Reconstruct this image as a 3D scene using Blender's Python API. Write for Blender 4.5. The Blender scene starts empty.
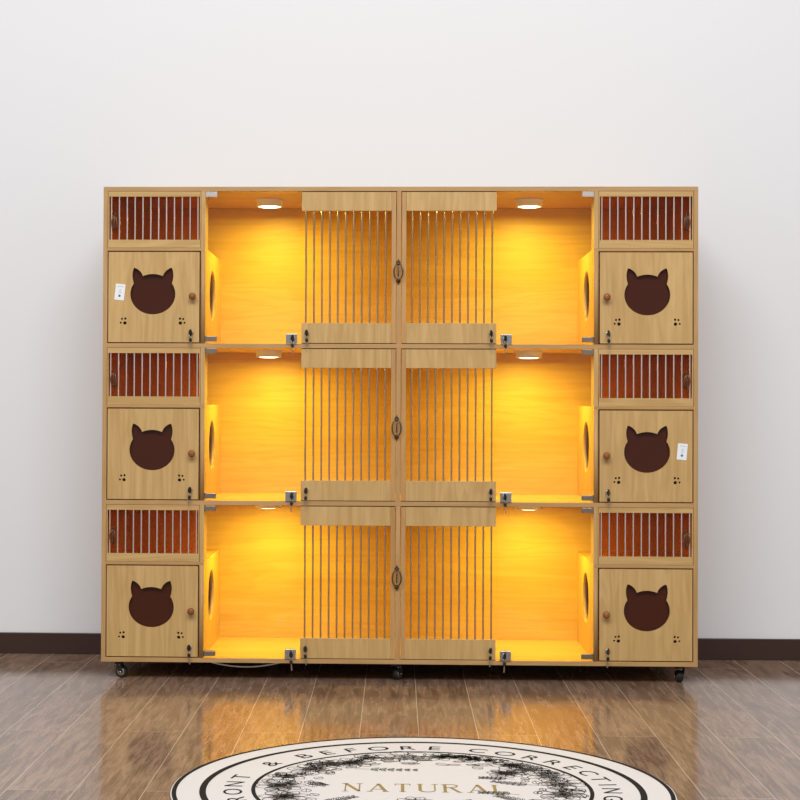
import bpy, bmesh, math, random
from mathutils import Vector, Matrix
PI = math.pi
C = bpy.context.scene.collection
SC = bpy.context.scene

# ------------------------------------------------------------------ camera
cam_d = bpy.data.cameras.new('camera')
cam = bpy.data.objects.new('camera', cam_d); C.objects.link(cam); SC.camera = cam
cam_d.sensor_width = 36.0
cam_d.lens = 1620.23 / 800 * 36.0
cam_d.shift_x = 56.42 / 800
cam_d.shift_y = -15.38 / 800
cam_d.clip_start = 0.05; cam_d.clip_end = 100
yaw, pit, rol = 0.0327, 0.0124, 0.0039
R = Vector((1, 0, 0)); F = Vector((0, 1, 0)); U = Vector((0, 0, 1))
R, F = math.cos(yaw)*R + math.sin(yaw)*F, -math.sin(yaw)*R + math.cos(yaw)*F
F, U = math.cos(pit)*F + math.sin(pit)*U, -math.sin(pit)*F + math.cos(pit)*U
R, U = math.cos(rol)*R + math.sin(rol)*U, -math.sin(rol)*R + math.cos(rol)*U
M = Matrix((R, U, -F)).transposed().to_4x4()
M.translation = Vector((-0.0066, -5.5013, 0.9382))
cam.matrix_world = M

# ------------------------------------------------------------------ world and light
world = bpy.data.worlds.new('world'); SC.world = world
world.use_nodes = True
world.node_tree.nodes['Background'].inputs[0].default_value = (0.97, 0.98, 1.0, 1)
world.node_tree.nodes['Background'].inputs[1].default_value = 0.44

def area(name, loc, target, sx, sy, power, color=(1, 1, 1)):
    d = bpy.data.lights.new(name, 'AREA'); d.shape = 'RECTANGLE'; d.size = sx; d.size_y = sy
    d.energy = power; d.color = color
    o = bpy.data.objects.new(name, d); C.objects.link(o); o.location = loc
    o.rotation_euler = (Vector(target) - Vector(loc)).to_track_quat('-Z', 'Y').to_euler()
    return o
area('ceiling_softbox', (-0.2, -5.6, 5.7), (0, 0.2, 1.0), 6.5, 2.4, 435, (0.97, 0.985, 1.0))

SC.view_settings.view_transform = 'Standard'
SC.view_settings.look = 'None'
SC.view_settings.exposure = 0.0
SC.view_settings.gamma = 1.0
SC.view_settings.use_curve_mapping = False

# ------------------------------------------------------------------ materials
def new_mat(name):
    m = bpy.data.materials.new(name); m.use_nodes = True
    nt = m.node_tree
    return m, nt, nt.nodes['Principled BSDF']

def plain(name, col, rough=0.5, metal=0.0, spec=0.5, emit=None, estr=0.0):
    m, nt, b = new_mat(name)
    b.inputs['Base Color'].default_value = (*col, 1)
    b.inputs['Roughness'].default_value = rough
    b.inputs['Metallic'].default_value = metal
    b.inputs['Specular IOR Level'].default_value = spec
    if emit:
        b.inputs['Emission Color'].default_value = (*emit, 1)
        b.inputs['Emission Strength'].default_value = estr
    return m

def wood(name, axis, light, dark, rough=0.45, contrast=1.0):
    m, nt, b = new_mat(name)
    N = nt.nodes; L = nt.links
    tc = N.new('ShaderNodeTexCoord'); oi = N.new('ShaderNodeObjectInfo')
    cm = N.new('ShaderNodeVectorMath'); cm.operation = 'SCALE'
    cm.inputs[0].default_value = (13.7, 9.1, 17.3); L.new(oi.outputs['Random'], cm.inputs['Scale'])
    ad = N.new('ShaderNodeVectorMath'); ad.operation = 'ADD'
    L.new(tc.outputs['Object'], ad.inputs[0]); L.new(cm.outputs[0], ad.inputs[1])
    def mapped(along, across):
        mp = N.new('ShaderNodeMapping'); s = [across]*3; s['XYZ'.index(axis)] = along
        mp.inputs['Scale'].default_value = s; L.new(ad.outputs[0], mp.inputs['Vector']); return mp
    n1 = N.new('ShaderNodeTexNoise'); n1.inputs['Scale'].default_value = 1.0; n1.inputs['Detail'].default_value = 6
    n1.inputs['Roughness'].default_value = 0.6
    L.new(mapped(3.0, 75.0).outputs[0], n1.inputs['Vector'])
    n2 = N.new('ShaderNodeTexNoise'); n2.inputs['Scale'].default_value = 1.0; n2.inputs['Detail'].default_value = 3
    n2.inputs['Distortion'].default_value = 1.3
    L.new(mapped(1.3, 13.0).outputs[0], n2.inputs['Vector'])
    # cathedral lines from the broad noise
    sn = N.new('ShaderNodeMath'); sn.operation = 'MULTIPLY'; sn.inputs[1].default_value = 34.0
    L.new(n2.outputs['Fac'], sn.inputs[0])
    sn2 = N.new('ShaderNodeMath'); sn2.operation = 'SINE'; L.new(sn.outputs[0], sn2.inputs[0])
    mr = N.new('ShaderNodeMapRange'); mr.inputs['From Min'].default_value = -1; mr.inputs['From Max'].default_value = 1
    L.new(sn2.outputs[0], mr.inputs['Value'])
    a1 = N.new('ShaderNodeMath'); a1.operation = 'MULTIPLY'; a1.inputs[1].default_value = 0.16
    L.new(mr.outputs[0], a1.inputs[0])
    a2 = N.new('ShaderNodeMath'); a2.operation = 'MULTIPLY_ADD'; a2.inputs[1].default_value = 0.62
    L.new(n1.outputs['Fac'], a2.inputs[0]); L.new(a1.outputs[0], a2.inputs[2])
    a3 = N.new('ShaderNodeMath'); a3.operation = 'MULTIPLY_ADD'; a3.inputs[1].default_value = 0.35
    L.new(n2.outputs['Fac'], a3.inputs[0]); L.new(a2.outputs[0], a3.inputs[2])
    cr = N.new('ShaderNodeValToRGB')
    cr.color_ramp.elements[0].position = 0.32; cr.color_ramp.elements[0].color = (*dark, 1)
    cr.color_ramp.elements[1].position = 0.78; cr.color_ramp.elements[1].color = (*light, 1)
    L.new(a3.outputs[0], cr.inputs['Fac']); L.new(cr.outputs[0], b.inputs['Base Color'])
    b.inputs['Roughness'].default_value = rough
    b.inputs['Specular IOR Level'].default_value = 0.35
    return m

LT, DK = (0.645, 0.425, 0.175), (0.475, 0.285, 0.098)
W = {a: wood('pine_board_' + a, a, LT, DK) for a in 'XYZ'}
GLOWPINE = {a: wood('glow_tinted_pine_' + a, a, (0.74, 0.48, 0.10), (0.63, 0.36, 0.06)) for a in 'XYZ'}  # inner faces of the same pine, warm lamp glow put into the colour
ED = {a: wood('pine_edge_' + a, a, (0.56, 0.34, 0.145), (0.43, 0.245, 0.09)) for a in 'XYZ'}
KNOBM = wood('varnished_knob_wood', 'Z', (0.34, 0.13, 0.035), (0.20, 0.07, 0.02), 0.3)
METAL = plain('brushed_steel', (0.50, 0.42, 0.31), 0.22, 1.0)
RODM = plain('polished_rod', (0.92, 0.84, 0.80), 0.25, 1.0)
CHROME = plain('chrome', (0.50, 0.50, 0.50), 0.24, 1.0)
HINGEM = plain('hinge_metal_dim_reflection', (0.34, 0.28, 0.22), 0.34, 1.0)  # dimmer reflections of the lower hinges put into the colour
NICKEL = plain('satin_nickel', (0.62, 0.58, 0.52), 0.33, 1.0)
BRONZE = plain('antique_bronze', (0.16, 0.10, 0.06), 0.38, 0.8)
BLACKP = plain('black_plastic', (0.012, 0.011, 0.011), 0.35)
DARKM = plain('dark_metal', (0.05, 0.045, 0.045), 0.35, 0.7)
GAPSHADE = plain('gap_shade_brown', (0.03, 0.014, 0.008), 0.7)
RUBBER = plain('black_rubber', (0.012, 0.012, 0.013), 0.5)
WHITEP = plain('white_plastic', (0.86, 0.84, 0.80), 0.4)
PAPER = plain('label_paper', (0.88, 0.89, 0.90), 0.6)
INKB = plain('label_ink_blue', (0.10, 0.20, 0.42), 0.6)
INKG = plain('label_ink_grey', (0.45, 0.50, 0.58), 0.6)
GLOW = plain('lamp_diffuser_glow', (0.9, 0.85, 0.7), 0.5, emit=(1.0, 0.88, 0.55), estr=6.0)

def glass_mat():
    m = bpy.data.materials.new('clear_glass'); m.use_nodes = True
    nt = m.node_tree; nt.nodes.clear(); N = nt.nodes; L = nt.links
    out = N.new('ShaderNodeOutputMaterial'); mix = N.new('ShaderNodeMixShader')
    fr = N.new('ShaderNodeFresnel'); fr.inputs['IOR'].default_value = 1.3
    t = N.new('ShaderNodeBsdfTransparent'); t.inputs[0].default_value = (0.985, 0.99, 0.985, 1)
    g = N.new('ShaderNodeBsdfGlossy'); g.inputs['Roughness'].default_value = 0.02
    L.new(fr.outputs[0], mix.inputs[0]); L.new(t.outputs[0], mix.inputs[1]); L.new(g.outputs[0], mix.inputs[2])
    L.new(mix.outputs[0], out.inputs[0]); return m
GLASS = glass_mat()

def acrylic(name, tint, body, mixv):
    m = bpy.data.materials.new(name); m.use_nodes = True
    nt = m.node_tree; N = nt.nodes; L = nt.links; b = N['Principled BSDF']
    b.inputs['Base Color'].default_value = (*body, 1); b.inputs['Roughness'].default_value = 0.12
    t = N.new('ShaderNodeBsdfTransparent'); t.inputs[0].default_value = (*tint, 1)
    mix = N.new('ShaderNodeMixShader'); mix.inputs[0].default_value = mixv
    L.new(t.outputs[0], mix.inputs[1]); L.new(b.outputs[0], mix.inputs[2])
    L.new(mix.outputs[0], N['Material Output'].inputs[0]); return m
ACR_DOOR = acrylic('brown_acrylic', (0.50, 0.27, 0.18), (0.10, 0.026, 0.012), 0.55)
ACR_WIN = acrylic('brown_acrylic_light', (0.84, 0.56, 0.40), (0.14, 0.05, 0.025), 0.16)

def wall_mat():
    m, nt, b = new_mat('white_wall_paint'); N = nt.nodes; L = nt.links
    tc = N.new('ShaderNodeTexCoord'); n = N.new('ShaderNodeTexNoise'); n.inputs['Scale'].default_value = 220
    L.new(tc.outputs['Object'], n.inputs['Vector'])
    bu = N.new('ShaderNodeBump'); bu.inputs['Strength'].default_value = 0.04; bu.inputs['Distance'].default_value = 0.002
    L.new(n.outputs['Fac'], bu.inputs['Height']); L.new(bu.outputs[0], b.inputs['Normal'])
    b.inputs['Base Color'].default_value = (0.83, 0.83, 0.84, 1); b.inputs['Roughness'].default_value = 0.8
    b.inputs['Specular IOR Level'].default_value = 0.2
    return m

def floor_mat():
    m, nt, b = new_mat('laminate_planks'); N = nt.nodes; L = nt.links
    tc = N.new('ShaderNodeTexCoord')
    mp = N.new('ShaderNodeMapping'); mp.inputs['Location'].default_value = (0.35, 0.1085, 0)
    mp.inputs['Rotation'].default_value = (0, 0, PI/2)
    L.new(tc.outputs['Object'], mp.inputs['Vector'])
    br = N.new('ShaderNodeTexBrick'); br.offset = 0.37; br.offset_frequency = 2; br.squash = 1.0
    br.inputs['Color1'].default_value = (0, 0, 0, 1); br.inputs['Color2'].default_value = (1, 1, 1, 1)
    br.inputs['Mortar'].default_value = (0.5, 0.5, 0.5, 1)
    br.inputs['Scale'].default_value = 1.0; br.inputs['Mortar Size'].default_value = 0.0010
    br.inputs['Mortar Smooth'].default_value = 0.1; br.inputs['Bias'].default_value = 0
    br.inputs['Brick Width'].default_value = 1.93; br.inputs['Row Height'].default_value = 0.1685
    L.new(mp.outputs[0], br.inputs['Vector'])
    sep = N.new('ShaderNodeSeparateXYZ'); L.new(tc.outputs['Object'], sep.inputs[0])
    w = N.new('ShaderNodeMath'); w.operation = 'MULTIPLY'; w.inputs[1].default_value = 9.0
    bw = N.new('ShaderNodeRGBToBW'); L.new(br.outputs['Color'], bw.inputs[0]); L.new(bw.outputs[0], w.inputs[0])
    def grain(ax, ay, detail, dist):
        mm = N.new('ShaderNodeMapping'); mm.inputs['Scale'].default_value = (ax, ay, 1)
        L.new(tc.outputs['Object'], mm.inputs['Vector'])
        n = N.new('ShaderNodeTexNoise'); n.noise_dimensions = '4D'; n.inputs['Scale'].default_value = 1
        n.inputs['Detail'].default_value = detail; n.inputs['Distortion'].default_value = dist
        n.inputs['Roughness'].default_value = 0.6
        L.new(mm.outputs[0], n.inputs['Vector']); L.new(w.outputs[0], n.inputs['W']); return n
    g1 = grain(20, 2.6, 5, 0.5); g2 = grain(120, 7, 6, 0.8)
    s = N.new('ShaderNodeMath'); s.operation = 'MULTIPLY'; s.inputs[1].default_value = 30; L.new(g1.outputs['Fac'], s.inputs[0])
    sn = N.new('ShaderNodeMath'); sn.operation = 'SINE'; L.new(s.outputs[0], sn.inputs[0])
    a = N.new('ShaderNodeMath'); a.operation = 'MULTIPLY_ADD'; a.inputs[1].default_value = 0.075; L.new(sn.outputs[0], a.inputs[0])
    a2 = N.new('ShaderNodeMath'); a2.operation = 'MULTIPLY_ADD'; a2.inputs[1].default_value = 0.70
    L.new(g2.outputs['Fac'], a2.inputs[0]); a2.inputs[2].default_value = 0.1; L.new(a2.outputs[0], a.inputs[2])
    a3 = N.new('ShaderNodeMath'); a3.operation = 'MULTIPLY_ADD'; a3.inputs[1].default_value = 0.09
    L.new(bw.outputs[0], a3.inputs[0]); L.new(a.outputs[0], a3.inputs[2])
    cr = N.new('ShaderNodeValToRGB')
    e = cr.color_ramp.elements
    e[0].position = 0.22; e[0].color = (0.070, 0.036, 0.022, 1)
    e[1].position = 0.66; e[1].color = (0.37, 0.240, 0.165, 1)
    L.new(a3.outputs[0], cr.inputs['Fac'])
    mx = N.new('ShaderNodeMix'); mx.data_type = 'RGBA'
    L.new(br.outputs['Fac'], mx.inputs[0]); L.new(cr.outputs[0], mx.inputs[6]); mx.inputs[7].default_value = (0.62, 0.49, 0.38, 1)  # paler seams: bevel highlights put into the colour
    L.new(mx.outputs[2], b.inputs['Base Color'])
    b.inputs['Roughness'].default_value = 0.13
    b.inputs['Specular IOR Level'].default_value = 0.7
    bu = N.new('ShaderNodeBump'); bu.inputs['Strength'].default_value = 0.018; bu.inputs['Distance'].default_value = 0.001
    L.new(g2.outputs['Fac'], bu.inputs['Height']); L.new(bu.outputs[0], b.inputs['Normal'])
    return m

# ------------------------------------------------------------------ mesh helpers (all in world coordinates)
ORG = {}
def box(bm, x0, x1, y0, y1, z0, z1, mi=0, bevel=0.0):
    a = sorted((x0, x1)); b_ = sorted((y0, y1)); c = sorted((z0, z1))
    t = bmesh.new()
    g = bmesh.ops.create_cube(t, size=1)
    for v in t.verts:
        v.co = Vector((a[0] + (v.co.x+.5)*(a[1]-a[0]), b_[0] + (v.co.y+.5)*(b_[1]-b_[0]), c[0] + (v.co.z+.5)*(c[1]-c[0])))
    if bevel:
        bmesh.ops.bevel(t, geom=t.edges[:], offset=bevel, segments=2, affect='EDGES', profile=0.5)
    merge(bm, t, mi); return bm
def merge(bm, t, mi=0, mat=None):
    mp = {}
    for v in t.verts: mp[v] = bm.verts.new(mat @ v.co if mat else v.co)
    for f in t.faces:
        try: nf = bm.faces.new([mp[v] for v in f.verts]); nf.material_index = mi; nf.smooth = f.smooth
        except ValueError: pass
    t.free()
def lathe(bm, prof, mat, seg=24, mi=0, smooth=True):
    """prof: list of (radius, height) along local z, mat places it"""
    t = bmesh.new(); rings = []
    for r, h in prof:
        if r < 1e-6: rings.append([t.verts.new((0, 0, h))])
        else: rings.append([t.verts.new((r*math.cos(2*PI*i/seg), r*math.sin(2*PI*i/seg), h)) for i in range(seg)])
    for a, b_ in zip(rings[:-1], rings[1:]):
        for i in range(seg):
            j = (i+1) % seg
            if len(a) == 1 and len(b_) == 1: continue
            if len(a) == 1: f = t.faces.new((a[0], b_[j], b_[i]))
            elif len(b_) == 1: f = t.faces.new((a[i], a[j], b_[0]))
            else: f = t.faces.new((a[i], a[j], b_[j], b_[i]))
            f.smooth = smooth
    for rg, top in ((rings[0], False), (rings[-1], True)):
        if len(rg) > 1:
            cp = [t.verts.new(v.co) for v in rg]; t.faces.new(cp if top else cp[::-1])
    merge(bm, t, mi, mat)
def cyl(bm, p0, p1, r, seg=12, mi=0):
    p0 = Vector(p0); p1 = Vector(p1); d = p1 - p0
    mat = Matrix.Translation(p0) @ d.to_track_quat('Z', 'Y').to_matrix().to_4x4()
    lathe(bm, [(r, 0), (r, d.length)], mat, seg, mi)
def tube(bm, pts, r, seg=8, closed=False, mi=0):
    pts = [Vector(p) for p in pts]; n = len(pts); rings = []
    t = bmesh.new(); up = None
    for i, p in enumerate(pts):
        a = pts[(i-1) % n] if (closed or i > 0) else p
        b_ = pts[(i+1) % n] if (closed or i < n-1) else p
        d = (b_ - a).normalized()
        if up is None: up = d.orthogonal().normalized()
        up = (up - d*up.dot(d)).normalized(); sd = d.cross(up)
        rr = r[i] if isinstance(r, (list, tuple)) else r
        rings.append([t.verts.new(p + rr*(math.cos(2*PI*k/seg)*up + math.sin(2*PI*k/seg)*sd)) for k in range(seg)])
    m = n if closed else n-1
    for i in range(m):
        a, b_ = rings[i], rings[(i+1) % n]
        for k in range(seg):
            f = t.faces.new((a[k], a[(k+1) % seg], b_[(k+1) % seg], b_[k])); f.smooth = True
    if not closed:
        t.faces.new(rings[0][::-1]); t.faces.new(rings[-1])
    merge(bm, t, mi)
def plate(loops, thick, mapf):
    """flat board with holes: loops in (u,v), first is the outline; mapf(u,v,w) -> world"""
    cu = bpy.data.curves.new('plate_curve', 'CURVE'); cu.dimensions = '2D'; cu.fill_mode = 'BOTH'; cu.extrude = thick/2
    for lp in loops:
        sp = cu.splines.new('POLY'); sp.points.add(len(lp)-1)
        for p, (u, v) in zip(sp.points, lp): p.co = (u, v, 0, 1)
        sp.use_cyclic_u = True
    o = bpy.data.objects.new('plate_tmp', cu); C.objects.link(o)
    dg = bpy.context.evaluated_depsgraph_get()
    me = bpy.data.meshes.new_from_object(o.evaluated_get(dg))
    bm = bmesh.new(); bm.from_mesh(me)
    bmesh.ops.remove_doubles(bm, verts=bm.verts[:], dist=1e-6)
    for v in bm.verts: v.co = Vector(mapf(v.co.x, v.co.y, v.co.z))
    bmesh.ops.recalc_face_normals(bm, faces=bm.faces[:])
    bpy.data.objects.remove(o); bpy.data.curves.remove(cu); bpy.data.meshes.remove(me)
    return bm
def obj(name, bm, mats, parent=None, recalc=True):
    if recalc: bmesh.ops.recalc_face_normals(bm, faces=bm.faces[:])
    lo = Vector((min(v.co[i] for v in bm.verts) for i in range(3))); hi = Vector((max(v.co[i] for v in bm.verts) for i in range(3)))
    org = (lo + hi)/2
    for v in bm.verts: v.co -= org
    me = bpy.data.meshes.new(name); bm.to_mesh(me); bm.free()
    for m in (mats if isinstance(mats, list) else [mats]): me.materials.append(m)
    o = bpy.data.objects.new(name, me); C.objects.link(o)
    ORG[o] = org
    if parent:
        o.parent = parent; o.location = org - ORG[parent]
    else: o.location = org
    return o
def front_edge(o, m):
    o.data.materials.append(m)
    for p in o.data.polygons:
        if p.normal.y < -0.5: p.material_index = 1
    return o
def thing(name, loc, label, cat, group=None):
    o = bpy.data.objects.new(name, None); C.objects.link(o); o.location = loc; o.empty_display_size = 0.05
    ORG[o] = Vector(loc); o['label'] = label; o['category'] = cat
    if group: o['group'] = group
    return o
def bx(name, mats, parent, *a, bevel=0.0007):
    bm = bmesh.new(); box(bm, *a, bevel=bevel); return obj(name, bm, mats, parent)

# ------------------------------------------------------------------ the setting
WALL_Y = 0.56
o = bx('floor', floor_mat(), None, -6, 6, -9, WALL_Y+0.1, -0.05, 0.0, bevel=0); o['kind'] = 'structure'
# keep the texture's origin at the world's origin
for v in o.data.vertices: v.co += o.location
o.location = (0, 0, 0)
o = bx('wall_back', wall_mat(), None, -6, 6, WALL_Y, WALL_Y+0.1, 0.0, 4.2, bevel=0); o['kind'] = 'structure'
o = bx('baseboard_back', plain('dark_brown_baseboard', (0.045, 0.018, 0.012), 0.35), None, -6, 6, WALL_Y-0.012, WALL_Y, 0.0, 0.078, bevel=0.002); o['kind'] = 'structure'

# ------------------------------------------------------------------ the cabinet
T = 0.015; HW = 1.01; DEP = 0.50; PH = 0.52
Z0 = [1.145, 0.610, 0.075]          # inner floor of the top, middle and bottom tier
SHZ = 0.316; SHT = 0.010            # cubby shelf height and thickness
cab = thing('pet_cabinet', (0, 0.25, 0), 'wide pine pet cabinet with three lit tiers and cat-face doors, on casters by the wall', 'cabinet')
tp = bx('top_panel', ED['X'], cab, -HW, HW, 0, DEP+0.012, 1.665, 1.68)
front_edge(bx('bottom_panel', GLOWPINE['X'], cab, -HW, HW, 0, DEP+0.012, 0.06, 0.075), ED['X'])
for s in (-1, 1):
    bx('side_panel', ED['Z'], cab, s*HW, s*(HW-T), 0, DEP+0.012, 0.075, 1.665)
bx('back_panel', GLOWPINE['X'], cab, -HW+T, HW-T, DEP, DEP+0.012, 0.075, 1.665)
front_edge(bx('shelf', GLOWPINE['X'], cab, -HW+T, HW-T, 0, DEP, 0.595, 0.610), ED['X'])
front_edge(bx('shelf', GLOWPINE['X'], cab, -HW+T, HW-T, 0, DEP, 1.130, 1.145), ED['X'])

def circle(cx, cy, r, n=40, ry=None):
    return [(cx + r*math.cos(2*PI*i/n), cy + (ry or r)*math.sin(2*PI*i/n)) for i in range(n)]

def cat_head(cx, cy, rx=0.0775, ry=0.0690):
    """outline of a cat's head with two pointed ears, anticlockwise from the right"""
    pts = []
    def el(a): return (cx + rx*math.cos(a), cy + ry*math.sin(a))
    # right ear on the circle between 27 and 62 degrees
    a0, a1 = math.radians(32), math.radians(64)
    tipR = (cx + 0.0655, cy + 0.0900)
    def bez(p, c, q, n=6): return [((1-t)**2*p[0]+2*t*(1-t)*c[0]+t*t*q[0], (1-t)**2*p[1]+2*t*(1-t)*c[1]+t*t*q[1]) for t in [i/n for i in range(1, n)]]
    n = 44
    pa, pb = el(a0), el(a1)
    right = [pa] + bez(pa, (cx+0.0755, cy+0.066), tipR) + [(tipR[0]+.0005, tipR[1]-0.002), tipR, (tipR[0]-0.005, tipR[1]-0.0005)] + bez((tipR[0]-0.005, tipR[1]-0.0005), (cx+0.040, cy+0.081), pb) + [pb]
    mid = [el(a1 + (PI-2*a1)*i/8) for i in range(1, 8)]
    left = [(2*cx - x, y) for x, y in right[::-1]]
    low = [el(PI - a0 + (PI + 2*a0)*i/n) for i in range(1, n)]
    return right + mid + left + low

def paw(cx, cz, f):
    return [circle(cx - f*0.0062, cz + 0.0075, 0.0038, 12), circle(cx + f*0.0052, cz + 0.0085, 0.0040, 12, 0.0046),
            circle(cx - f*0.0105, cz - 0.0055, 0.0036, 12), circle(cx + f*0.0038, cz - 0.0065, 0.0062, 14, 0.0058)]

def cam_lock(x, z, y, parent, r=0.0085):
    bm = bmesh.new()
    lathe(bm, [(r*0.8, 0.0), (r, 0.0), (r, 0.0035), (r*0.8, 0.0055), (r*0.45, 0.0055), (r*0.4, 0.0045), (0, 0.0045)],
          Matrix.Translation((x, y, z)) @ Matrix.Rotation(PI/2, 4, 'X'), 20)
    o = obj('lock', bm, NICKEL, parent); o['label'] = 'round metal cam lock'
    return o

def drop_handle(x, z, y, parent, h=0.070, w=0.026, k=1.0):
    bm = bmesh.new()
    hh = h/2
    for sgn in (1, -1):
        zc = z + sgn*hh*0.80
        lathe(bm, [(0.0075*k, 0), (0.0078*k, 0.0015), (0.0045*k, 0.004), (0.0032*k, 0.009), (0.0045*k, 0.011), (0, 0.0125)],
              Matrix.Translation((x, y, zc)) @ Matrix.Rotation(PI/2, 4, 'X'), 16)
        lathe(bm, [(0.0012, 0), (0.0030*k, 0.003), (0.0022*k, 0.007), (0, 0.010)],
              Matrix.Translation((x, y-0.002, zc + sgn*0.004)) @ (Matrix.Rotation(0 if sgn > 0 else PI, 4, 'X')), 10)
    pts = []
    for i in range(28):
        a = 2*PI*i/28
        pts.append((x + w/2*math.cos(a), y - 0.012 - 0.004*abs(math.cos(a)), z + hh*0.74*math.sin(a)))
    tube(bm, pts, [0.0016 + 0.0012*abs(math.cos(2*PI*i/28)) for i in range(28)], 8, True)
    lathe(bm, [(0.001, -0.018), (0.003, -0.012), (0.0018, -0.004), (0.0034, 0), (0.0018, 0.004), (0.003, 0.012), (0.001, 0.018)],
          Matrix.Translation((x, y-0.012, z)), 10)
    o = obj('drop_handle', bm, BRONZE, parent); o['label'] = 'dark bronze oval drop handle'
    return o

def sticker(x, z, parent, tilt):
    rot = Matrix.Translation((x, -0.0006, z)) @ Matrix.Rotation(tilt, 4, 'Y')
    bm = bmesh.new()
    def q(x0, x1, z0, z1, y, mi):
        t = bmesh.new(); box(t, x0, x1, y-0.0004, y+0.0004, z0, z1); merge(bm, t, mi, rot)
    q(-.0165, .0165, -.0275, .0275, 0, 0)
    t = bmesh.new(); lathe(t, [(0.0042, 0), (0.0042, 0.0008), (0, 0.0008)], Matrix.Translation((0.000, -0.0002, -0.0125)) @ Matrix.Rotation(PI/2, 4, 'X'), 14); merge(bm, t, 1, rot)
    for k in range(3): q(-.005+.0015*k, .006-.001*k, -.002+.005*k, -.0004+.005*k, -0.0004, 2)
    q(-.010, .011, .0185, .0200, -0.0004, 2)
    o = obj('sticker', bm, [PAPER, INKB, INKG], parent); o['label'] = 'white paper label with a blue dot'
    return o

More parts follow.
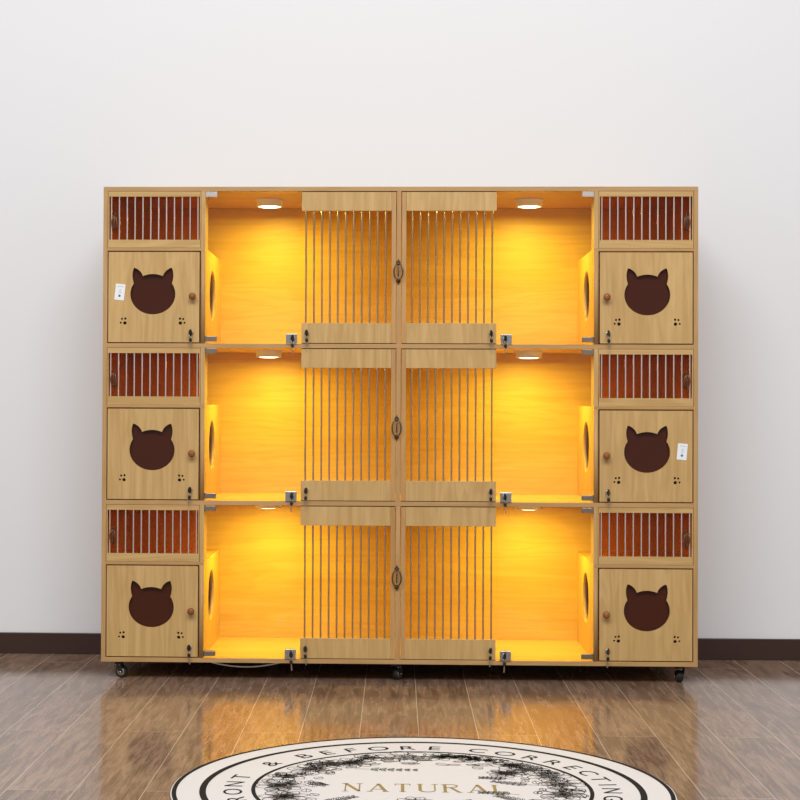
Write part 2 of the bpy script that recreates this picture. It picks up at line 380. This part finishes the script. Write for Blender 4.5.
tiern = ['top', 'middle', 'bottom']; siden = {-1: 'left', 1: 'right'}
KEYS = []
for ti, z0 in enumerate(Z0):
    ztop = z0 + PH
    for s in (-1, 1):
        # cubby: partition with a round hole, shelf above, slim post above the shelf
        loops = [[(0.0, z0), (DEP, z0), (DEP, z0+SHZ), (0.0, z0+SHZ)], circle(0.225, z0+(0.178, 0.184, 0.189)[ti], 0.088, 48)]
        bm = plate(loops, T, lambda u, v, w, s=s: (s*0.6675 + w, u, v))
        front_edge(obj('partition_panel', bm, GLOWPINE['Z'], cab), ED['Z'])
        front_edge(bx('cubby_shelf', GLOWPINE['X'], cab, s*0.660, s*(HW-T), 0, DEP, z0+SHZ, z0+SHZ+SHT), ED['X'])
        bx('post', W['Z'], cab, s*0.660, s*0.675, 0, 0.075, z0+SHZ+SHT, ztop)
        # cat-face door
        x0, x1 = 0.6800, 0.9915; dz0, dz1 = z0+0.004, z0+SHZ-0.004
        cx = s*0.8395
        loops = [[(s*x0, dz0), (s*x1, dz0), (s*x1, dz1), (s*x0, dz1)], cat_head(cx, z0+0.168 + (0.003 if ti else 0)),
                 *paw(cx-0.099, z0+0.076, 1), *paw(cx+0.0985, z0+0.076, -1)]
        bm = plate(loops, T, lambda u, v, w: (u, T/2 + w, v))
        d = obj('cat_face_door', bm, W['Z'], cab); d['label'] = 'pine door with cat-head cutout and two paw prints'
        o = bx('acrylic_pane', ACR_DOOR, d, s*(x0+0.012), s*(x1-0.012), T+0.0003, T+0.0025, dz0+0.02, dz1-0.015)
        o['label'] = 'dark brown acrylic sheet behind the cutouts'
        bm = bmesh.new()
        lathe(bm, [(0.006, 0), (0.0055, 0.006), (0.0075, 0.010), (0.0115, 0.014), (0.0125, 0.019), (0.0105, 0.024), (0.005, 0.0265), (0, 0.027)],
              Matrix.Translation((s*0.7015, 0, z0+0.160)) @ Matrix.Rotation(PI/2, 4, 'X'), 20)
        k = obj('knob', bm, KNOBM, d); k['label'] = 'round varnished wooden knob'
        cam_lock(s*0.7075, z0+0.036, 0, d)
        KEYS.append((s*0.7075, z0+0.036, -0.0055, 'cat-face door', ti, s, 0))
        if (ti, s) == (0, -1): sticker(-0.952, z0+0.175, d, math.radians(6))
        if (ti, s) == (1, 1): sticker(0.957, z0+0.174, d, math.radians(5))
        # barred vent window above the cubby
        wz0, wz1 = z0+SHZ+SHT+0.001, ztop-0.001
        bm = plate([[(s*0.6765, wz0), (s*0.9935, wz0), (s*0.9935, wz1), (s*0.6765, wz1)],
                    [(s*0.6790, wz0+0.027), (s*0.9905, wz0+0.027), (s*0.9905, wz1-0.017), (s*0.6790, wz1-0.017)]], T, lambda u, v, w: (u, T/2 + w, v))
        w = obj('barred_window', bm, W['X'], cab); w['label'] = 'small pine rail window with vertical metal rods'
        for i in range(12):
            x = s*(0.6865 + i*(0.9835-0.6865)/11)
            bm = bmesh.new(); cyl(bm, (x, T/2, wz0+0.026), (x, T/2, wz1-0.016), 0.0028, 12)
            obj('rod', bm, RODM, w)
        drop_handle(s*0.971, z0+0.412, 0.006, w, 0.054, 0.017, 0.7)
        o = bx('acrylic_pane', ACR_WIN, w, s*0.6775, s*0.9925, T+0.0003, T+0.0023, wz0+0.004, wz1-0.003)
        o['label'] = 'translucent brown sheet behind the rods'
        # tall barred door
        bm = bmesh.new()
        dz0, dz1 = z0+0.0025, ztop-0.003
        box(bm, s*0.0100, s*0.0250, 0, T, dz0, dz1, bevel=0.0006)
        bd = obj('barred_door', bm, ED['Z'], cab); bd['label'] = 'tall pine rail door with eleven vertical metal bars'
        bx('rail', W['Z'], bd, s*0.0255, s*0.331, 0, T, dz1-0.064, dz1)
        bx('rail', W['Z'], bd, s*0.0255, s*0.331, 0, T, dz0, dz0+0.068)
        for za, zb in ((dz1-0.004, ztop), (z0, dz0+0.004)):
            bx('gap_shade_strip', GAPSHADE, cab, s*0.010, s*0.331, T+0.0005, T+0.005, za, zb, bevel=0)  # added dark strip: stops light leaking and paints the shade in the gap
        for i in range(11):
            x = s*(0.0445 + i*0.02718)
            bm = bmesh.new(); cyl(bm, (x, T/2, dz0+0.066), (x, T/2, dz1-0.062), 0.0030, 12)
            obj('bar', bm, METAL, bd)
        cam_lock(s*0.3125, z0+0.036, 0, bd, 0.0080)
        KEYS.append((s*0.3125, z0+0.036, -0.0055, 'tall barred door', ti, s, 1))
        # glass door
        g = bx('glass_door', GLASS, cab, s*0.3345, s*0.6560, 0.002, 0.007, z0+0.004, ztop-0.004, bevel=0)
        g['label'] = 'frameless clear glass door'
        for zz in (z0+0.016, ztop-0.011):
            bm = bmesh.new(); box(bm, s*0.6195, s*0.6585, -0.0035, 0.0115, zz-0.0085, zz+0.0085, bevel=0.0008)
            cyl(bm, (s*0.6565, -0.001, zz-0.0095), (s*0.6565, -0.001, zz+0.0095), 0.0032, 10)
            h = obj('hinge', bm, RODM if (ti == 0 and zz > z0+0.3) else HINGEM, g); h['label'] = 'steel clip hinge with a bright reflection in its colour' if (ti == 0 and zz > z0+0.3) else 'small metal clip hinge with a dim reflection in its colour'  # upper hinge of the top tier brighter, others darker: painted reflections
        bm = bmesh.new(); box(bm, s*0.3450, s*0.3830, -0.006, 0.012, z0+0.001, z0+0.033, bevel=0.0010)
        h = obj('lock_plate', bm, CHROME, g); h['label'] = 'square chrome glass-door lock'
        cam_lock(s*0.3600, z0+0.018, -0.006, g, 0.0085)
        KEYS.append((s*0.3600, z0+0.018, -0.0115, 'glass door', ti, s, 2))
    # central divider
    cp = bx('center_partition', ED['Z'], cab, -0.0075, 0.0075, 0, DEP, z0, ztop)
    drop_handle((-0.002, -0.006, -0.004)[ti], z0+(0.245, 0.250, 0.277)[ti], 0.0, cp, 0.076, 0.030)

# ceiling lamps, one over each open half of a tier
for ti, z0 in enumerate(Z0):
    for s in (-1, 1):
        zt = z0 + PH; x = s*0.461; y = 0.25
        bm = bmesh.new(); lathe(bm, [(0.052, 0), (0.052, -0.003), (0.046, -0.006), (0.045, -0.023), (0.041, -0.024), (0.041, -0.021)],
                                Matrix.Translation((x, y, zt)), 40)
        lp = obj('ceiling_lamp', bm, WHITEP, cab); lp['label'] = 'round white puck light under the tier ceiling'
        bm = bmesh.new(); lathe(bm, [(0, -0.0265), (0.025, -0.026), (0.041, -0.0215), (0.0, -0.0212)], Matrix.Translation((x, y, zt)), 32)
        df = obj('diffuser', bm, GLOW, lp)
        d = bpy.data.lights.new('puck_light', 'AREA'); d.shape = 'DISK'; d.size = 0.075
        d.energy = 4.0; d.color = (0.88, 0.67, 0.09)
        l = bpy.data.objects.new('puck_light', d); C.objects.link(l); l.parent = lp
        l.location = Vector((x, y, zt-0.0275)) - ORG[lp]

# casters
def caster(x, y, ang):
    rot = Matrix.Translation((x, y, 0)) @ Matrix.Rotation(ang, 4, 'Z')
    bm = bmesh.new(); t = bmesh.new()
    box(t, -0.022, 0.022, -0.020, 0.020, 0.0565, 0.060, bevel=0.001)
    lathe(t, [(0.012, 0.050), (0.014, 0.053), (0.012, 0.0565)], Matrix.Identity(4), 16)
    for sy in (-1, 1):
        pr = [(-0.012, 0.0505), (0.010, 0.0505), (0.016, 0.021), (0.012, 0.015), (0.005, 0.015)]
        a = [t.verts.new((px, sy*0.0125, pz)) for px, pz in pr]; b_ = [t.verts.new((px, sy*0.0145, pz)) for px, pz in pr]
        t.faces.new(a); t.faces.new(b_[::-1])
        for i in range(len(pr)): t.faces.new((a[i], b_[i], b_[(i+1) % 5], a[(i+1) % 5]))
    box(t, -0.012, 0.010, -0.0145, 0.0145, 0.0485, 0.0515)
    cyl(t, (0.009, -0.017, 0.0205), (0.009, 0.017, 0.0205), 0.003, 10)
    merge(bm, t, 0, rot)
    c = obj('caster', bm, DARKM, cab); c['label'] = 'small black swivel caster'
    bm = bmesh.new(); t = bmesh.new()
    lathe(t, [(0.016, -0.010), (0.0195, -0.0085), (0.0205, -0.004), (0.0205, 0.004), (0.0195, 0.0085), (0.016, 0.010)],
          Matrix.Translation((0.009, 0, 0.0205)) @ Matrix.Rotation(PI/2, 4, 'X'), 28)
    merge(bm, t, 0, rot); wh = obj('wheel', bm, RUBBER, c)
    bm = bmesh.new(); t = bmesh.new()
    for sy in (-1, 1):
        lathe(t, [(0.009, 0.0), (0.0125, 0.0), (0.0125, 0.0010), (0.009, 0.0010)], Matrix.Translation((0.009, sy*0.0113, 0.0205)) @ Matrix.Rotation(PI/2*sy*-1, 4, 'X') @ Matrix.Translation((0, 0, -0.0012)), 24)
        lathe(t, [(0.0036, 0), (0.0036, 0.002), (0, 0.0025)], Matrix.Translation((0.009, sy*0.0155, 0.0205)) @ Matrix.Rotation(-sy*PI/2, 4, 'X'), 12)
        for px in (-0.007, 0.006):
            lathe(t, [(0.0026, 0), (0.0022, 0.002), (0, 0.0028)], Matrix.Translation((px, sy*0.0145, 0.045)) @ Matrix.Rotation(-sy*PI/2, 4, 'X'), 10)
    merge(bm, t, 0, rot); hb = obj('rivets', bm, METAL, c)
for x, a in ((-0.955, -0.15), (-0.005, 0.9), (0.958, PI/2+0.15)):
    caster(x, 0.045, a); caster(x*0.985, 0.45, a + 0.6)

# ------------------------------------------------------------------ keys in the locks
def make_keys(x, z, y, kind, swing):
    r = thing('key_ring', (x, y, z), '', 'keys', 'keys hanging from the cabinet locks')
    # key standing in the lock: black bow, short blade
    bm = bmesh.new()
    cyl(bm, (x, y+0.004, z), (x, y-0.004, z), 0.0022, 8, 0)
    t = bmesh.new()
    lathe(t, [(0.004, -0.0016), (0.0088, -0.0016), (0.0096, 0), (0.0088, 0.0016), (0.004, 0.0016)], Matrix.Diagonal((1, 1.25, 1, 1)), 20)
    merge(bm, t, 0, Matrix.Translation((x, y-0.012, z)) @ Matrix.Rotation(swing*0.6, 4, 'Y') @ Matrix.Rotation(PI/2 - 0.55, 4, 'Z') @ Matrix.Rotation(PI/2, 4, 'X'))
    obj('key', bm, BLACKP, r)
    # split ring through the bow
    bm = bmesh.new(); zr = z - 0.0125
    tube(bm, [(x + 0.0068*math.sin(a)*0.5, y-0.0125 + 0.0068*math.sin(a)*0.85, zr + 0.0068*math.cos(a)) for a in [2*PI*i/18 for i in range(18)]], 0.0008, 6, True)
    obj('split_ring', bm, NICKEL, r)
    # second key hanging down
    bm = bmesh.new(); t = bmesh.new()
    lathe(t, [(0.0025, -0.0011), (0.0058, -0.0011), (0.0064, 0), (0.0058, 0.0011), (0.0025, 0.0011)], Matrix.Translation((0, -0.0065, 0)) @ Matrix.Diagonal((0.85, 1.25, 1, 1)), 20)
    merge(bm, t, 0, Matrix.Translation((x, y-0.0125, zr-0.0058)) @ Matrix.Rotation(swing, 4, 'Y') @ Matrix.Rotation(PI/2, 4, 'X'))
    t = bmesh.new(); box(t, -0.0016, 0.0016, -0.0006, 0.0006, -0.036, -0.0135)
    for k in range(3): box(t, 0.0016, 0.0028, -0.0006, 0.0006, -0.034+k*0.005, -0.0315+k*0.005)
    merge(bm, t, 1, Matrix.Translation((x, y-0.0125, zr-0.0058)) @ Matrix.Rotation(swing, 4, 'Y'))
    o = obj('key', bm, [BLACKP, METAL], r); o['label'] = 'black-headed key hanging from the ring'
    return r
random.seed(4)
for (x, z, y, what, ti, s, k) in KEYS:
    r = make_keys(x, z, y, k, random.uniform(-0.12, 0.12))
    r['label'] = f'keys hanging from the lock of the {tiern[ti]} {siden[s]} {what}'

# ------------------------------------------------------------------ cable under the cabinet
bm = bmesh.new()
pts = []
for i in range(25):
    t = i/24; pts.append((-0.655 + 0.265*t, 0.06, 0.057 - 0.020*math.sin(PI*t)**0.8))
tube(bm, pts, 0.0024, 8)
o = obj('power_cable', bm, WHITEP); o['label'] = 'thin pale cable sagging under the cabinet bottom below the lower left glass door'; o['category'] = 'cable'

# ------------------------------------------------------------------ round rug
RC = Vector((0.0585, -1.542, 0)); RT = 0.006
INK = plain('rug_black_print', (0.018, 0.016, 0.017), 0.85, spec=0.1)
GREY = plain('rug_brown_print', (0.16, 0.12, 0.10), 0.85, spec=0.1)
GOLD = plain('rug_gold_print', (0.36, 0.25, 0.09), 0.8, spec=0.1)
def rug_white():
    m, nt, b = new_mat('rug_white_pile'); N = nt.nodes; L = nt.links
    n = N.new('ShaderNodeTexNoise'); n.inputs['Scale'].default_value = 900
    tc = N.new('ShaderNodeTexCoord'); L.new(tc.outputs['Object'], n.inputs['Vector'])
    bu = N.new('ShaderNodeBump'); bu.inputs['Strength'].default_value = 0.2; bu.inputs['Distance'].default_value = 0.001
    L.new(n.outputs['Fac'], bu.inputs['Height']); L.new(bu.outputs[0], b.inputs['Normal'])
    b.inputs['Base Color'].default_value = (0.72, 0.68, 0.665, 1); b.inputs['Roughness'].default_value = 0.95
    b.inputs['Specular IOR Level'].default_value = 0.1; return m
rug = bmesh.new()
lathe(rug, [(0.605, 0.0), (0.609, 0.002), (0.609, 0.005), (0.606, RT), (0.0, RT)], Matrix.Identity(4), 160, 0, smooth=False)
ZP = RT + 0.0005
def ring(r0, r1, mi, n=160, z=ZP):
    a = [rug.verts.new((r0*math.cos(2*PI*i/n), r0*math.sin(2*PI*i/n), z)) for i in range(n)]
    b_ = [rug.verts.new((r1*math.cos(2*PI*i/n), r1*math.sin(2*PI*i/n), z)) for i in range(n)]
    for i in range(n):
        f = rug.faces.new((a[i], b_[i], b_[(i+1) % n], a[(i+1) % n])); f.material_index = mi
ring(0.595, 0.606, 1); ring(0.524, 0.540, 1); ring(0.405, 0.415, 1)
# dark piped edge
for f in rug.faces:
    if f.material_index == 0 and max(v.co.z for v in f.verts) < RT - 0.0005 and all(math.hypot(v.co.x, v.co.y) > 0.59 for v in f.verts): f.material_index = 1
def stroke(pts, w, mi=1, z=ZP):
    """flat ribbon; w one width or a list"""
    n = len(pts); L_, R_ = [], []
    for i, p in enumerate(pts):
        a = pts[max(i-1, 0)]; b_ = pts[min(i+1, n-1)]
        dx, dy = b_[0]-a[0], b_[1]-a[1]; l = math.hypot(dx, dy) or 1
        ww = (w[i] if isinstance(w, (list, tuple)) else w)/2
        L_.append(rug.verts.new((p[0]-dy/l*ww, p[1]+dx/l*ww, z))); R_.append(rug.verts.new((p[0]+dy/l*ww, p[1]-dx/l*ww, z)))
    for i in range(n-1):
        f = rug.faces.new((L_[i], R_[i], R_[i+1], L_[i+1])); f.material_index = mi
def poly(pts, mi=1, z=ZP):
    f = rug.faces.new([rug.verts.new((x, y, z)) for x, y in pts]); f.material_index = mi
    f.normal_update()
# ring lettering, letter tops outward; angle clockwise from the far side
def glyph(ch, size, ang, rad):
    cu = bpy.data.curves.new('glyph', 'FONT'); cu.body = ch; cu.size = size; cu.align_x = 'CENTER'; cu.align_y = 'CENTER'; cu.offset = 0.0
    t = bpy.data.objects.new('glyph', cu); C.objects.link(t)
    me = bpy.data.meshes.new_from_object(t.evaluated_get(bpy.context.evaluated_depsgraph_get()))
    g = bmesh.new(); g.from_mesh(me)
    a = math.radians(ang)
    mat = Matrix.Translation((rad*math.sin(a), rad*math.cos(a), ZP)) @ Matrix.Rotation(-a, 4, 'Z') @ Matrix.Diagonal((0.95, 0.80, 1, 1))
    merge(rug, g, 1, mat)
    bpy.data.objects.remove(t); bpy.data.curves.remove(cu); bpy.data.meshes.remove(me)
word = [('F', -116), ('R', -107), ('O', -97.5), ('N', -87.5), ('T', -78), ('&', -57.5), ('B', -42), ('E', -32.8), ('F', -23.8), ('O', -14), ('R', -4.2), ('E', 5),
        ('C', 20), ('O', 29.8), ('R', 39.6), ('R', 49), ('E', 58.2), ('C', 67), ('T', 75.6), ('I', 83.2), ('N', 90.8), ('G', 100.5)]
for ch, a in word: glyph(ch, 0.082, a, 0.457)

# NATURAL in thin and thick serif strokes, gold
def seg(x0, y0, x1, y1, w): stroke([(x0, y0), (x1, y1)], w, 3)
def serif(x, y, w=0.016): stroke([(x-w/2, y), (x+w/2, y)], 0.0035, 3)
H = 0.078; B0 = -0.040
def L_N(x):
    seg(x, B0, x, B0+H, .0035); seg(x+.034, B0, x+.034, B0+H, .0035); seg(x, B0+H, x+.034, B0, .009)
    serif(x, B0); serif(x-.002, B0+H); serif(x+.034, B0+H)
def L_A(x):
    seg(x, B0, x+.019, B0+H, .0035); seg(x+.019, B0+H, x+.038, B0, .009); seg(x+.008, B0+.022, x+.030, B0+.022, .003); serif(x, B0); serif(x+.038, B0)
def L_T(x):
    seg(x+.018, B0, x+.018, B0+H, .008); seg(x, B0+H, x+.036, B0+H, .004); serif(x+.018, B0); seg(x, B0+H, x, B0+H-.012, .003); seg(x+.036, B0+H, x+.036, B0+H-.012, .003)
def L_U(x):
    seg(x, B0+H, x, B0+.018, .008); stroke([(x+.018-.018*math.cos(a), B0+.018-.018*math.sin(a)) for a in [PI*i/8 for i in range(9)]], [.008-.005*i/8 for i in range(9)], 3)
    seg(x+.036, B0+.018, x+.036, B0+H, .0035); serif(x, B0+H); serif(x+.036, B0+H)
def L_R(x):
    seg(x, B0, x, B0+H, .008); stroke([(x, B0+H), (x+.020, B0+H), (x+.029, B0+H-.007), (x+.030, B0+H-.016), (x+.026, B0+H-.026), (x+.016, B0+H-.031), (x, B0+H-.031)], .005, 3)
    seg(x+.014, B0+H-.031, x+.034, B0, .008); serif(x, B0); serif(x+.036, B0, .010); serif(x-.003, B0+H, .010)
def L_L(x):
    seg(x, B0, x, B0+H, .008); seg(x, B0, x+.028, B0, .004); seg(x+.028, B0, x+.028, B0+.014, .003); serif(x, B0+H)
for i, fn in enumerate((L_N, L_A, L_T, L_U, L_R, L_A, L_L)): fn(-0.186 + i*0.0605)

# wreath of flowers and leaves, drawn in line work
rnd = random.Random(11)
def pt(r, a): a = math.radians(a); return (r*math.sin(a), r*math.cos(a))
def leaf(x, y, d, L, wd, veins=True, w=0.0022, mi=1):
    cx, sx = math.cos(d), math.sin(d)
    def P(u, v): return (x + u*cx - v*sx, y + u*sx + v*cx)
    for sg in (-1, 1): stroke([P(L*t, sg*wd*math.sin(PI*t**0.8)) for t in [i/7 for i in range(8)]], w, mi)
    stroke([P(0, 0), P(L*.95, 0)], w*0.8, mi)
    if veins:
        for i in range(1, 5):
            t = i/5.5
            for sg in (-1, 1): stroke([P(L*t, 0), P(L*(t+.12), sg*wd*.7*math.sin(PI*t))], w*0.6, mi)
def flower(x, y, R_, n=6, core=0.28, dens=5, w=0.0024):
    a0 = rnd.uniform(0, PI)
    for k in range(n):
        d = a0 + 2*PI*k/n
        def P(u, v, d=d): return (x + u*math.cos(d) - v*math.sin(d), y + u*math.sin(d) + v*math.cos(d))
        hw = R_*math.sin(PI/n)*1.15
        stroke([P(R_*(core + (1-core)*(1-abs(2*t-1)**2.2)), hw*(2*t-1)*(1 if 0.1 < t < .9 else .55)) for t in [i/10 for i in range(11)]], w)
        for j in range(dens):
            v = (j/(max(dens-1, 1))-.5)*hw*1.1
            stroke([P(R_*core, v*.4), P(R_*rnd.uniform(.5, .8), v)], w*0.55)
    poly([(x + R_*core*math.cos(2*PI*i/10), y + R_*core*math.sin(2*PI*i/10)) for i in range(10)])
def spray(x, y, d, L, n=9, lw=0.006, ll=0.022, bend=0.3, mi=1):
    px, py = x, y; pts = [(x, y)]
    for i in range(n):
        dd = d + bend*i/n
        px += L/n*math.cos(dd); py += L/n*math.sin(dd); pts.append((px, py))
        if i > 0:
            k = 1 - 0.5*i/n
            for sg in (-1, 1): leaf(px, py, dd + sg*0.8, ll*k, lw*k, False, 0.0017, mi)
    stroke(pts, 0.0018, mi)
def berries(x, y, R_, n):
    for _ in range(n):
        a = rnd.uniform(0, 2*PI); q = R_*math.sqrt(rnd.random()); r = rnd.uniform(.004, .0075)
        cx, cy = x+q*math.cos(a), y+q*math.sin(a)
        if math.hypot(cx, cy) > 0.398: continue
        stroke([(cx+r*math.cos(2*PI*i/8), cy+r*math.sin(2*PI*i/8)) for i in range(9)], 0.0020)
        if rnd.random() < .3: poly([(cx+r*.6*math.cos(2*PI*i/6), cy+r*.6*math.sin(2*PI*i/6)) for i in range(6)])
# open blooms and dark blooms round the wreath
for (r, a, R_, n, core, dens) in [(.345, -88, .050, 9, .36, 7), (.352, -72, .040, 7, .12, 5), (.335, -56, .052, 7, .16, 6), (.350, -43, .040, 8, .2, 6), (.322, -33, .048, 9, .34, 7), (.357, -22, .038, 6, .1, 5),
                                  (.345, -7, .060, 6, .08, 5), (.355, 8, .038, 7, .1, 6), (.350, 42, .042, 8, .12, 6), (.350, 53, .040, 7, .1, 6), (.275, 52, .040, 10, .16, 7), (.350, 66, .046, 7, .14, 6), (.350, 80, .048, 7, .2, 6), (.340, 98, .05, 8, .2, 6),
                                  (.335, 118, .05, 8, .2, 6), (.335, 140, .055, 6, .15, 5), (.34, 160, .05, 8, .2, 6), (.34, 178, .05, 8, .2, 6), (.34, -162, .05, 7, .15, 6), (.33, -145, .052, 7, .2, 6), (.34, -125, .05, 7, .15, 6), (.345, -107, .048, 9, .25, 6)]:
    x, y = pt(r, a); flower(x, y, R_*1.25 if r < .36 else R_, n, core*.8, dens, 0.0021)
# foliage all along the inner ring
for i in range(120):
    a = -180 + 360*i/120 + rnd.uniform(-2, 2); r = rnd.uniform(.310, .392); x, y = pt(r, a)
    d = -math.radians(a) + rnd.choice([0, PI]) + rnd.uniform(-.8, .8)
    L = rnd.uniform(.03, .055)
    if math.hypot(x + L*math.cos(d), y + L*math.sin(d)) < .400: leaf(x, y, d, L, rnd.uniform(.010, .017), True, .0019, rnd.choice([1, 1, 2]))
for i in range(40):
    a = -180 + 360*i/40 + rnd.uniform(-3, 3); r = rnd.uniform(.265, .30); x, y = pt(r, a)
    leaf(x, y, -math.radians(a) + rnd.choice([0, PI]) + rnd.uniform(-.5, .3), rnd.uniform(.025, .04), rnd.uniform(.008, .013), False, .0020, rnd.choice([1, 2]))
for r, a, R_, n in ((.368, 12, .030, 26), (.366, 19, .032, 34), (.368, 26, .032, 34), (.368, 33, .030, 24), (.36, -48, .03, 14), (.37, -22, .022, 10), (.375, 60, .024, 12), (.36, 92, .03, 14), (.36, -72, .026, 10)):
    x, y = pt(r, a); berries(x, y, R_, n)
for r, a, d, L, b_ in ((.262, -40, -.10, .15, .12), (.255, 66, 2.9, .08, .2), (.29, 82, 2.9, .11, -.2), (.37, 4, -.05, .12, -.3), (.365, 36, -.5, .12, -.35),
                       (.29, -78, -.9, .06, .3), (.24, 104, 2.8, .09, .3), (.29, 120, 2.2, .1, .3), (.29, -125, .9, .1, -.3)):
    x, y = pt(r, a); spray(x, y, d, L, 7, .007, .028, b_)
flower(-0.02, -0.135, .045, 8, .12, 5, .002)
spray(-0.065, -0.15, PI-.2, .09); spray(.025, -.15, .2, .09)
merge_map = Matrix.Translation(RC)
for v in rug.verts: v.co = merge_map @ v.co
for f in rug.faces:
    f.normal_update()
    if len(f.verts) and f.calc_center_median().z > RT + 0.0002 and f.normal.z < 0: f.normal_flip()
o = obj('round_rug', rug, [rug_white(), INK, GREY, GOLD], None, recalc=False)
o['label'] = 'round white rug with black rings, lettering and floral wreath on the plank floor'; o['category'] = 'rug'
